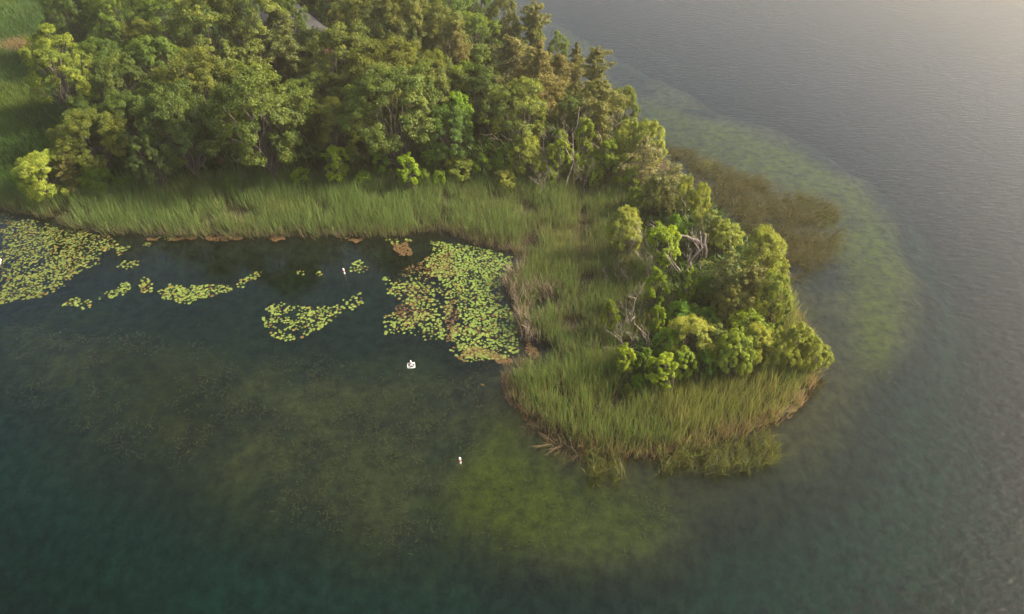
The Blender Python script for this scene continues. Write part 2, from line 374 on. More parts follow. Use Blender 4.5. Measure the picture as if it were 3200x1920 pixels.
rushes('bulrush_bed', right_pl, 'brown bulrush bed in shallow water right of the point', 10, 1.0, (.55, -.3), .35, rush_cols, 8, -.1, .55, .026)
low_pl = poly([(1400, 1080), (1500, 1090), (1620, 1095), (1740, 1065), (1850, 1045), (1880, 1095), (1840, 1140), (1760, 1145), (1640, 1140), (1550, 1150), (1470, 1175), (1430, 1165), (1410, 1120)])
rushes('bulrush_fringe', low_pl, 'thin bulrushes bent over the water below the tip', 12.0, 1.25, (.10, -.15), .12, rush_cols*np.array([1.25, 1.5, 1.3]), 8, -.12, .2, .026)
low2_pl = poly([(1260, 1000), (1330, 1062), (1420, 1100), (1420, 1112), (1330, 1080), (1250, 1005)])
rushes('trampled_reed_litter', low2_pl, 'flattened tan reed litter along the left edge of the tip', 9, .3, (-.2, -.2), .3, np.array([[.26, .18, .09], [.2, .14, .07], [.15, .12, .06]]), 8, 0, .5)
dead_pl = poly([(1212, 690), (1240, 660), (1265, 665), (1262, 700), (1300, 700), (1350, 700), (1350, 722), (1300, 730), (1262, 745), (1280, 770), (1300, 780), (1310, 830), (1262, 830), (1250, 775), (1235, 735)])
rushes('dead_cattail_stand', dead_pl, 'bleached dead cattail stalks at the head of the lily bay', 5, 1.5, (0, -.05), .02, np.array([[.36, .29, .22], [.28, .22, .16], [.2, .17, .09]]), 9, 0, .22)
# meadow on the left
mead_pl = np.concatenate([poly([(-60, 470), (110, 462), (175, 410), (190, 330), (150, 260), (110, 180), (90, 90), (140, 20), (170, -30)]), np.array([at(-60, -30)[:2]])])
def meadow():
    cc = scatter(mead_pl, 15); n = 6; idx = np.repeat(np.arange(len(cc)), n); N_ = len(idx)
    P_ = cc[idx] + rng.normal(0, .16, (N_, 2)); t = fbm(P_[:, 0], P_[:, 1], 5, 41); t2 = fbm(P_[:, 0], P_[:, 1], 7, 44)
    tan_pl = poly([(0, 110), (60, 98), (150, 120), (150, 150), (80, 140), (0, 125)])
    kt = sstep(-1, 1.5, sdist(P_, tan_pl))[:, None]
    c = np.array([.058, .115, .021])*(.7+.8*t[:, None]) + np.array([.035, .02, .0])*sstep(.5, .7, t2)[:, None]
    c = c*(1-kt) + np.array([.24, .18, .08])*kt
    c = c*(.75+.5*rng.random((N_, 1)))
    bs = BladeSet(); bs.add(*blades(P_, zground(cc)[idx]-.02, (.55+.4*t)*(.7+.5*rng.random(N_)), rng.normal(0, .18, (N_, 2))+np.array([-.08, -.03]), .06, c*.7, c, (0, .5, 1), .08))
    tag(bs.build('meadow_grass', M_reed), 'tall shaded grass of the wet meadow left of the wood', 'grass', kind='stuff')
meadow()
# undergrowth on the forest floor
def undergrowth(pl, name, label, dens, h):
    cc = scatter(pl, dens); cc = cc[(zground(cc) > .02)]
    n = 14; idx = np.repeat(np.arange(len(cc)), n); N_ = len(idx)
    P_ = cc[idx] + rng.normal(0, .3, (N_, 2)); c = np.array([.05, .095, .016])*(.6+.9*rng.random((N_, 1)))*np.array([1, 1, 1])
    bs = BladeSet(); bs.add(*blades(P_, zground(cc)[idx], h*(.3+.9*rng.random(N_)), rng.normal(0, .4, (N_, 2)), .16, c*.7, c, (0, .5, 1), .3))
    tag(bs.build(name, M_reed), label, 'undergrowth', kind='stuff')
fl_pl = np.concatenate([forest_pl[:17], [at(150, -30)[:2]], [at(120, 300)[:2]]])
undergrowth(fl_pl, 'forest_undergrowth', 'dark leafy undergrowth on the floor of the wood', 2.2, .9)
undergrowth(isle_pl, 'thicket_undergrowth', 'low leafy undergrowth below the shrubs on the point', 5, .7)

def leaf_quads(Pc, nrm, along, ln, wd):
    nrm = nrm/np.linalg.norm(nrm, axis=1)[:, None]
    u = along - nrm*(along*nrm).sum(1)[:, None]; u /= np.linalg.norm(u, axis=1)[:, None]+1e-9
    v = np.cross(nrm, u); ln = ln[:, None]; wd = wd[:, None]
    return np.stack([Pc-u*ln*.5, Pc+v*wd*.5-u*ln*.05, Pc+u*ln*.5, Pc-v*wd*.5-u*ln*.05], 1).reshape(-1, 3)
# ------------------------------------------------------------------ floating algae and submerged weeds
def flecks(name, pls, label, cat, col, dens, size, zlo=.006, zhi=.02, thr=.42, sc_=1.6, tone=.5):
    V = []; Cc = []
    for pl, dm in pls:
        P_ = scatter(pl, dens*dm); e = sdist(P_, pl)
        P_ = P_[fbm(P_[:, 0], P_[:, 1], sc_, 51) > thr + .18*(1-sstep(0, .8, e))]
        n = len(P_); a = rng.random(n)*6.28; s = size*(.5+rng.random(n))
        z = zlo + (zhi-zlo)*rng.random(n); c = np.array(col)*(1-tone/2+tone*rng.random((n, 1)))
        q = [np.column_stack([P_[:, 0]+s*np.cos(a+k)*r, P_[:, 1]+s*np.sin(a+k)*r, z]) for k, r in ((0, 1), (1.3, .45), (2.9, .9), (4.4, .5))]
        V.append(np.stack(q, 1).reshape(-1, 3)); Cc.append(np.repeat(c, 4, 0))
    V = np.concatenate(V); F_ = np.arange(len(V)).reshape(-1, 4)
    return tag(link(name, mesh(name, V, [F_], np.concatenate(Cc)), M_weed), label, cat, kind='stuff')
alg = [(poly([(780, 575), (960, 575), (1040, 570), (1060, 600), (1010, 630), (940, 610), (930, 590), (850, 585), (780, 585)]), 1.2),
       (poly([(1000, 630), (1100, 600), (1130, 650), (1090, 690), (1020, 680), (960, 665)]), .35),
       (poly([(1060, 700), (1110, 730), (1110, 800), (1080, 830), (1060, 780)]), .4),
       (poly([(1090, 840), (1180, 835), (1250, 850), (1262, 880), (1235, 895), (1180, 872), (1110, 870)]), 1.4),
       (poly([(1255, 800), (1350, 845), (1340, 870), (1260, 885)]), 1.1),
       (poly([(920, 680), (1060, 690), (1080, 780), (1000, 800), (950, 770)]), .3),
       (poly([(1150, 910), (1185, 915), (1180, 935), (1155, 930)]), .6),
       (poly([(280, 567), (700, 572), (960, 576), (960, 590), (700, 584), (300, 581)]), 1.3),
       (poly([(1212, 900), (1235, 893), (1260, 990), (1345, 1062), (1420, 1098), (1410, 1106), (1330, 1075), (1235, 990), (1212, 940)]), 1.2)]
flecks('algae_mat', alg, 'brown floating algae scum along the bay edge and among the pads', 'algae', (.15, .095, .042), 130, .09)
def weeds(name, pl, label, dens, h, ztop, cols, thr=.42, s=3.0, per=14):
    """clouds of tiny leaflets hanging below the surface"""
    cc = scatter(pl, dens); nz = fbm(cc[:, 0], cc[:, 1], s, 61); ok = nz > thr + .10*rng.random(len(cc)); cc = cc[ok]; nz = nz[ok]
    idx = np.repeat(np.arange(len(cc)), per); n = len(idx)
    P_ = cc[idx]+rng.normal(0, .26, (n, 2)); r = rng.random((n, 1))
    c = (np.array(cols[0])*r + np.array(cols[1])*(1-r))*(.75+.5*rng.random((n, 1)))
    z = zground(cc)[idx] + .05 + h*rng.random(n)**1.5
    Pc = np.column_stack([P_, z]); nr = rng.normal(0, .5, (n, 3)) + np.array([0, 0, .9]); al = rng.normal(0, 1, (n, 3))
    V = leaf_quads(Pc, nr, al, (.30*(.4+rng.random(n))), .045*(.5+rng.random(n)))
    return tag(link(name, mesh(name, V, [np.arange(len(V)).reshape(-1, 4)], np.repeat(c, 4, 0)), M_weed), label, 'water weed', kind='stuff')
weeds('submerged_weed', weed_pl, 'brown submerged weed clouding the bay below the pads', 2.2, .35, -1.0, [(.40, .31, .10), (.35, .29, .09)], .44, 2.2)
weeds('submerged_green_weed', np.concatenate([green_pl]), 'bright green weed carpet under the water left of the tip', 2, .25, -.6, [(.30, .31, .03), (.26, .26, .03)], .48, 2.0)
weeds('submerged_shelf_weed', greenR_pl, 'olive green weed shelf under the rippled water on the right', 3, .3, -.5, [(.26, .27, .02), (.26, .23, .03)], .52, 3.5)

# ------------------------------------------------------------------ lily pads
def pad_geo(n_seg=11):
    a = np.linspace(.22, 2*math.pi-.22, n_seg)
    return np.concatenate([[[.12, 0, 0]], np.column_stack([np.cos(a), np.sin(a)*.94, np.zeros(n_seg)])])
PADV = pad_geo()
PADF = [(0, i, i+1) for i in range(1, len(PADV)-1)]
pad_patches = [
 ('A', [(0, 513), (60, 530), (150, 548), (270, 572), (292, 592), (245, 612), (240, 640), (195, 655), (165, 690), (100, 718), (40, 725), (0, 738)], 22, .40),
 ('B', [(150, 738), (185, 715), (200, 728), (235, 722), (245, 712), (240, 730), (215, 745), (190, 752), (160, 748)], 16, .36),
 ('C', [(250, 712), (270, 695), (300, 680), (320, 690), (305, 710), (270, 722)], 20, .3),
 ('D', [(325, 680), (345, 668), (370, 680), (365, 705), (345, 712)], 14, .35),
 ('E', [(380, 705), (410, 688), (440, 692), (500, 688), (560, 690), (560, 705), (520, 715), (480, 722), (460, 737), (420, 728), (390, 722)], 20, .3),
 ('F', [(560, 690), (590, 672), (620, 655), (640, 660), (600, 690), (575, 700)], 9, .4),
 ('G', [(272, 642), (300, 628), (335, 632), (330, 652), (300, 652)], 9, .36), ('G', [(275, 600), (310, 592), (315, 605), (285, 618)], 14, .3), ('G', [(340, 588), (365, 586), (362, 596), (345, 597)], 8, .3),
 ('H', [(1035, 582), (1100, 590), (1180, 603), (1240, 622), (1238, 650), (1206, 690), (1220, 720), (1246, 780), (1254, 850), (1210, 868), (1130, 878), (1085, 850), (1090, 800), (1112, 760), (1080, 700), (1050, 660), (1015, 632), (1050, 610)], 24, .36),
 ('I', [(920, 672), (960, 660), (1060, 655), (1090, 740), (1085, 800), (1062, 832), (1020, 825), (985, 805), (930, 808), (925, 762), (1000, 742), (930, 705)], 13, .44),
 ('J', [(630, 745), (660, 728), (700, 735), (760, 745), (790, 740), (870, 708), (880, 738), (820, 760), (790, 785), (745, 810), (700, 828), (665, 820), (640, 790)], 15, .40),
 ('K', [(835, 640), (870, 628), (892, 640), (890, 658), (850, 660)], 9, .35), ('K', [(705, 658), (735, 652), (742, 662), (720, 668)], 9, .2), ('K', [(755, 665), (775, 655), (780, 672)], 9, .2),
 ('L', [(1620, 1090), (1650, 1085), (1710, 1090), (1715, 1105), (1680, 1113), (1640, 1102)], 12, .3),
 ('M', [(1680, 395), (1700, 385), (1732, 392), (1725, 408), (1690, 415)], 8, .3),
 ('N', [(380, 568), (430, 570), (420, 582), (385, 578)], 9, .3), ('N', [(930, 580), (990, 575), (1010, 585), (950, 592)], 5, .35)]
pad_lab = {'H': 'round bright green lily pad at the near end of the dense patch beside the cattails', 'I': 'yellowish lily pad scattered over algae left of the dense patch',
           'J': 'lily pad in the loose raft in open water left of the frame float', 'L': 'lily pad among the bent bulrushes below the tip of the point',
           'E': 'lily pad in the long narrow raft toward the left of the bay', 'B': 'lily pad in the small ragged raft at far left'}
pads = []
for key, pts, dens, thr in pad_patches:
    pl = poly(pts); P_ = scatter(pl, dens*3.2)
    nz = .6*fbm(P_[:, 0], P_[:, 1], .8, 71)+.4*fbm(P_[:, 0], P_[:, 1], 2.6, 73)+.08*rng.normal(0, 1, len(P_)); e = sdist(P_, pl)
    P_ = P_[nz > thr - .035 + .15*(1-sstep(0, (.3 if len(P_) < 700 else 1.5), e))]
    zg = zground(P_); P_ = P_[zg < -.02]
    # keep pads from piling up: cell thinning
    keep = []; grid = {}
    for i, p in enumerate(P_):
        k = (int(p[0]//.2), int(p[1]//.2))
        if all(np.hypot(*(P_[j]-p)) > .145 for dx in (-1, 0, 1) for dy in (-1, 0, 1) for j in grid.get((k[0]+dx, k[1]+dy), ())):
            grid.setdefault(k, []).append(i); keep.append(i)
    for i in keep: pads.append((key, P_[i][0], P_[i][1]))
pads.sort(key=lambda p: p[1]**2+p[2]**2)
pad_variants = []
def pad_color(key):
    r = random.random()
    base = np.array([.15, .20, .046]) if r < .62 else (np.array([.185, .22, .052]) if r < .86 else (np.array([.19, .15, .038]) if r < .95 else np.array([.12, .08, .03])))
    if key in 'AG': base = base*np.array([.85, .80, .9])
    if key == 'H': base = base*np.array([.98, 1.06, 1.0])
    return base*(.85+.3*random.random())
for i in range(14):
    V = PADV*1.0; V = V + np.column_stack([np.zeros(len(V)), np.zeros(len(V)), .05*np.sin(3*np.arctan2(V[:, 1], V[:, 0])+i)*np.hypot(V[:, 0], V[:, 1])+.05])
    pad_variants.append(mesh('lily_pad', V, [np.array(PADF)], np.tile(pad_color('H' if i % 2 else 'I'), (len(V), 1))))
    pad_variants[-1].materials.append(M_pad)
rv, rc = [], []
n_ind = 0
for key, x, y in pads:
    r = .099*(.55+.85*random.random()); a = random.random()*6.28
    if n_ind < 300 and key in pad_lab:
        o = link('lily_pad', random.choice(pad_variants)); o.location = (x, y, .006+.01*random.random()); o.scale = (r, r, r)
        o.rotation_euler = (random.gauss(0, .04), random.gauss(0, .04), a)
        tag(o, pad_lab[key], 'lily pad', {'H': 'lily pads of the dense patch', 'I': 'lily pads scattered over the algae', 'J': 'lily pads of the loose raft', 'L': 'lily pads below the tip', 'E': 'lily pads of the narrow raft', 'B': 'lily pads of the ragged raft'}[key]); n_ind += 1
    else:
        c, s = math.cos(a), math.sin(a); V = PADV*r
        V = np.column_stack([V[:, 0]*c-V[:, 1]*s+x, V[:, 0]*s+V[:, 1]*c+y, .008+.012*random.random()+random.gauss(0, .05)*V[:, 0]+random.gauss(0, .05)*V[:, 1]])
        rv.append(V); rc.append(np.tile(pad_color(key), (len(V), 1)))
k = len(PADV); F_ = np.array(PADF); Fa = np.concatenate([F_+i*k for i in range(len(rv))])
tag(link('lily_pads', mesh('lily_pads', np.concatenate(rv), [Fa], np.concatenate(rc)), M_pad), 'countless small lily pads covering the farther parts of the bay', 'lily pads', kind='stuff')
print('pads', len(pads), 'individual', n_ind)

# ------------------------------------------------------------------ tree prototypes
def rand_dir(n): 
    v = rng.normal(0, 1, (n, 3)); return v/np.linalg.norm(v, axis=1)[:, None]
def bend(p0, p1, n=5, sag=0.0, jit=.05):
    p0 = np.array(p0, float); p1 = np.array(p1, float); L_ = np.linalg.norm(p1-p0)
    t = np.linspace(0, 1, n)[:, None]; pts = p0*(1-t)+p1*t
    pts[1:-1] += rng.normal(0, jit*L_, (n-2, 3)); pts[:, 2] += (sag*L_*np.sin(np.pi*t[:, 0])); return pts
def make_broad(H, R, n_lobe, n_clump, n_leaf, leaf, mat, base=.25, narrow=.55, tall=1.0, up=.5, name='crown', col_var=.22, lobe_r=.42, trunk_r=.22, droop=0, stems=1):
    """broadleaf: lobes of foliage carried by limbs; returns (trunk mesh, crown mesh)"""
    cz = H*(base + (1-base)*.52); rz = H*(1-base)*.5
    mb = MB(); fork = np.array([rng.normal(0, .15), rng.normal(0, .15), H*base*1.15])
    roots = []
    for s in range(stems):
        off = rng.normal(0, .25 if stems > 1 else .02, 2); f = fork + np.array([off[0]*2.5, off[1]*2.5, rng.normal(0, .1)]) if stems > 1 else fork
        mb.tube(bend((off[0], off[1], -.3), f, 5, 0, .03), np.linspace(trunk_r*1.15, trunk_r*.72, 5)/math.sqrt(stems), 7); roots.append(f)
    Ls = []
    ga = 2.39996
    for i in range(n_lobe):
        q = (i+.5)/n_lobe; z = 1-1.75*q if n_lobe > 3 else .5-.5*q
        z = np.clip(z + rng.normal(0, .1), -.85, .95); rr = math.sqrt(max(0, 1-z*z)); a = ga*i + rng.normal(0, .3)
        k = .50 + .42*rng.random()
        c = np.array([R*k*rr*math.cos(a), R*k*rr*math.sin(a), cz + rz*z*.70])
        Ls.append((c, R*lobe_r*(.75+.5*rng.random())))
    Ls.append((np.array([0, 0, cz+rz*.45]), R*lobe_r*1.1))
    Pc, Nn, Al, Tt = [], [], [], []
    for c, lr in Ls:
        rt = roots[rng.integers(len(roots))]
        pts = bend(rt, c, 5, .05, .05); r0 = trunk_r*.45; mb.tube(pts, np.linspace(r0, .03, 5), 5, False)
        d = rand_dir(n_clump*2); d[:, 2] = d[:, 2]*.9+.25; outw = c-np.array([0, 0, cz]); outw = outw/(np.linalg.norm(outw)+1e-6)
        sco = d@outw + .6*d[:, 2] + rng.normal(0, .35, len(d)); d = d[np.argsort(-sco)[:n_clump]]
        lobe_t = 1+rng.normal(0, col_var*.35)
        for j in range(n_clump):
            cc = c + d[j]*lr*(.55+.5*rng.random()); cc[2] = max(cc[2], .35)
            if j % 4 == 0: mb.tube(bend(c, cc, 3, 0, .06), [.03, .02, .01], 3, False)
            nl = max(4, int(n_leaf*(.5+rng.random()))); cr = lr*.42*(.7+.6*rng.random())
            g = rng.normal(0, 1, (nl, 3)); g *= (cr*(rng.random(nl)**.5)/np.linalg.norm(g, axis=1))[:, None]; g[:, 2] *= .72
            p = cc+g; Pc.append(p)
            o = p-np.array([0, 0, cz*.8]); o /= np.linalg.norm(o, axis=1)[:, None]
            Nn.append(o*.55 + g/cr*.35 + np.array([0, 0, up]) + rng.normal(0, .45, (nl, 3)))
            Al.append(g/cr*.6 + o*.4 + np.array([0, 0, -droop]) + rng.normal(0, .5, (nl, 3)))
            Tt.append(np.full(nl, lobe_t*(1+rng.normal(0, col_var*.5))))
    Pc = np.concatenate(Pc); Nn = np.concatenate(Nn); Al = np.concatenate(Al); Tt = np.concatenate(Tt); n = len(Pc)
    ok = Pc[:, 2] > .1; Pc, Nn, Al, Tt = Pc[ok], Nn[ok], Al[ok], Tt[ok]; n = len(Pc)
    V = leaf_quads(Pc, Nn, Al, leaf[0]*(.6+.8*rng.random(n)), leaf[1]*(.6+.8*rng.random(n)))
    b = Tt*(1+rng.normal(0, .13, n)); w_ = rng.normal(0, .07, n) + (Tt-1)*.35
    tint = np.clip(np.stack([b*(1+w_), b, b*(1-w_)], 1), .3, 2)
    cm = mesh(name, V, [np.arange(len(V)).reshape(-1, 4)], np.repeat(tint, 4, 0)); cm.materials.append(mat)
    tm = mb.mesh('trunk', True); tm.materials.append(M_bark)
    hr = np.hypot(V[:, 0], V[:, 1]); return tm, cm, float(np.percentile(V[:, 2], 99.7)), float(np.percentile(hr, 95))
def make_cedar(H, R, n_br, n_leaf, mat, bare=.0):
    mb = MB(); top = np.array([rng.normal(0, .1), rng.normal(0, .1), H])
    mb.tube(bend((0, 0, -.3), top, 7, 0, .008), np.linspace(.16, .015, 7), 6)
    Pc, Nn, Al, Tt = [], [], [], []
    a_ph = rng.random()*6.28
    for i in range(n_br):
        t = (i+.5)/n_br; z = H*(.07+.9*t)
        prof = (1-t)**.42*(.55+.45*min(1, t/.18)) + .03
        L_ = R*prof*(.45+1.0*rng.random()**1.3)*(1+.35*math.sin(a_ph+7*t)); a = 2.39996*i + rng.normal(0, .4)
        rise = .35*(.3+t); tip = np.array([L_*math.cos(a), L_*math.sin(a), z+L_*(rise-.15)+rng.normal(0, .1)])
        pts = bend((0, 0, z), tip, 4, .06, .04); mb.tube(pts, [.035, .025, .016, .006], 4, False)
        nb = int(n_leaf*(.4+L_/R)); tt = rng.random(nb)**.6
        if bare > 0 and rng.random() < bare: nb = int(nb*.15); tt = tt[:nb]
        base = np.stack([np.interp(tt, np.linspace(0, 1, 4), pts[:, k]) for k in range(3)], 1)
        sp = .10+.20*L_*(1-.6*tt)
        g = rng.normal(0, 1, (nb, 3))*sp[:, None]*.55; g[:, 2] = g[:, 2]*.6-.04
        Pc.append(base+g); dirv = np.array([math.cos(a), math.sin(a), .45])
        Nn.append(np.array([0, 0, .7])+rng.normal(0, .6, (nb, 3))+dirv*.3); Al.append(dirv*.8+g/(np.abs(g).max()+.01)*.8+rng.normal(0, .35, (nb, 3)))
        Tt.append(np.full(nb, 1+rng.normal(0, .12)))
    Pc = np.concatenate(Pc); Nn = np.concatenate(Nn); Al = np.concatenate(Al); Tt = np.concatenate(Tt); n = len(Pc)
    V = leaf_quads(Pc, Nn, Al, .30*(.6+.8*rng.random(n)), .085*(.6+.8*rng.random(n)))
    b = Tt*(1+rng.normal(0, .15, n)); w_ = rng.normal(.0, .10, n)
    tint = np.clip(np.stack([b*(1+w_), b, b*(1-w_)], 1), .3, 2)
    cm = mesh('crown', V, [np.arange(len(V)).reshape(-1, 4)], np.repeat(tint, 4, 0)); cm.materials.append(mat)
    tm = mb.mesh('trunk', True); tm.materials.append(M_bark)
    hr = np.hypot(V[:, 0], V[:, 1]); return tm, cm, float(np.percentile(V[:, 2], 99.7)), float(np.percentile(hr, 95))
PROTO = {
 'oak': [make_broad(11.5, 4.8, 34, 11, 112, (.205, .115), M_oak, base=.10, lobe_r=.25, trunk_r=.26) for _ in range(4)],
 'pale': [make_broad(10.5, 3.6, 28, 11, 100, (.175, .10), M_pale, base=.12, lobe_r=.27, trunk_r=.2) for _ in range(3)],
 'willow': [make_broad(5.0, 2.2, 22, 11, 80, (.21, .05), M_willow, base=.06, lobe_r=.30, trunk_r=.1, droop=.25, stems=4, col_var=.16) for _ in range(3)],
 'ash': [make_broad(4.6, 1.25, 18, 10, 75, (.15, .075), M_ash, base=.08, lobe_r=.36, trunk_r=.07, stems=2, col_var=.18) for _ in range(3)],
 'shrub': [make_broad(2.6, 1.5, 14, 9, 60, (.16, .08), M_ash, base=.05, lobe_r=.48, trunk_r=.05, stems=3, col_var=.2) for _ in range(2)],
 'cedar': [make_cedar(8.0, 2.6, 96, 190, M_cedar) for _ in range(3)],
 'barecedar': [make_cedar(6.0, 2.2, 70, 90, M_cedar, .35) for _ in range(2)],
}
cnt = {}
labels_used = {}
NAMES = {'oak': ('oak_tree', 'oak tree'), 'pale': ('cottonwood_tree', 'tree'), 'willow': ('willow_shrub', 'willow'), 'ash': ('young_ash_tree', 'tree'),
         'shrub': ('leafy_shrub', 'shrub'), 'cedar': ('cedar_tree', 'cedar'), 'barecedar': ('cedar_tree', 'cedar')}
def tree(kind, bx, by, ty, wpx, label, col=(1, 1, 1), group=None, lean=0.0):
    P0 = at(bx, by); zz = float(zground(P0[None, :2])[0]); P0 = at(bx, by, max(zz, 0)); zz = float(zground(P0[None, :2])[0])
    H = max(height_for(P0, ty), .8); Rw = wpx*.5*mpp(P0 + np.array([0, 0, H*.5]))
    i = cnt.get(kind, 0); cnt[kind] = i+1
    tm, cm, H0, R0 = PROTO[kind][i % len(PROTO[kind])]
    e = bpy.data.objects.new(NAMES[kind][0], None); COL.objects.link(e); e.empty_display_size = .5
    e.location = (P0[0], P0[1], zz-.05); sx = Rw/R0; sz = H/H0
    e.scale = (sx, sx*(.92+.16*rng.random()), sz); e.rotation_euler = (0, lean, 0)
    tag(e, label, NAMES[kind][1], group)
    labels_used[label] = labels_used.get(label, 0)+1
    rz = rng.random()*6.28
    for nm, me in (('trunk', tm), ('crown', cm)):
        o = link(nm, me, None, e); o.rotation_euler = (0, 0, rz)
        j = .93+.14*rng.random(); o.color = (col[0]*j, col[1]*j, col[2]*j, 1)
    return e
exec_trees = True
FG = 'trees of the wood'
OL = (1.12, 1.0, .85); DK = (.78, .86, .9); YL = (1.3, 1.15, .8); BR = (.85, 1.1, .8); GY = (1.05, .98, 1.25)
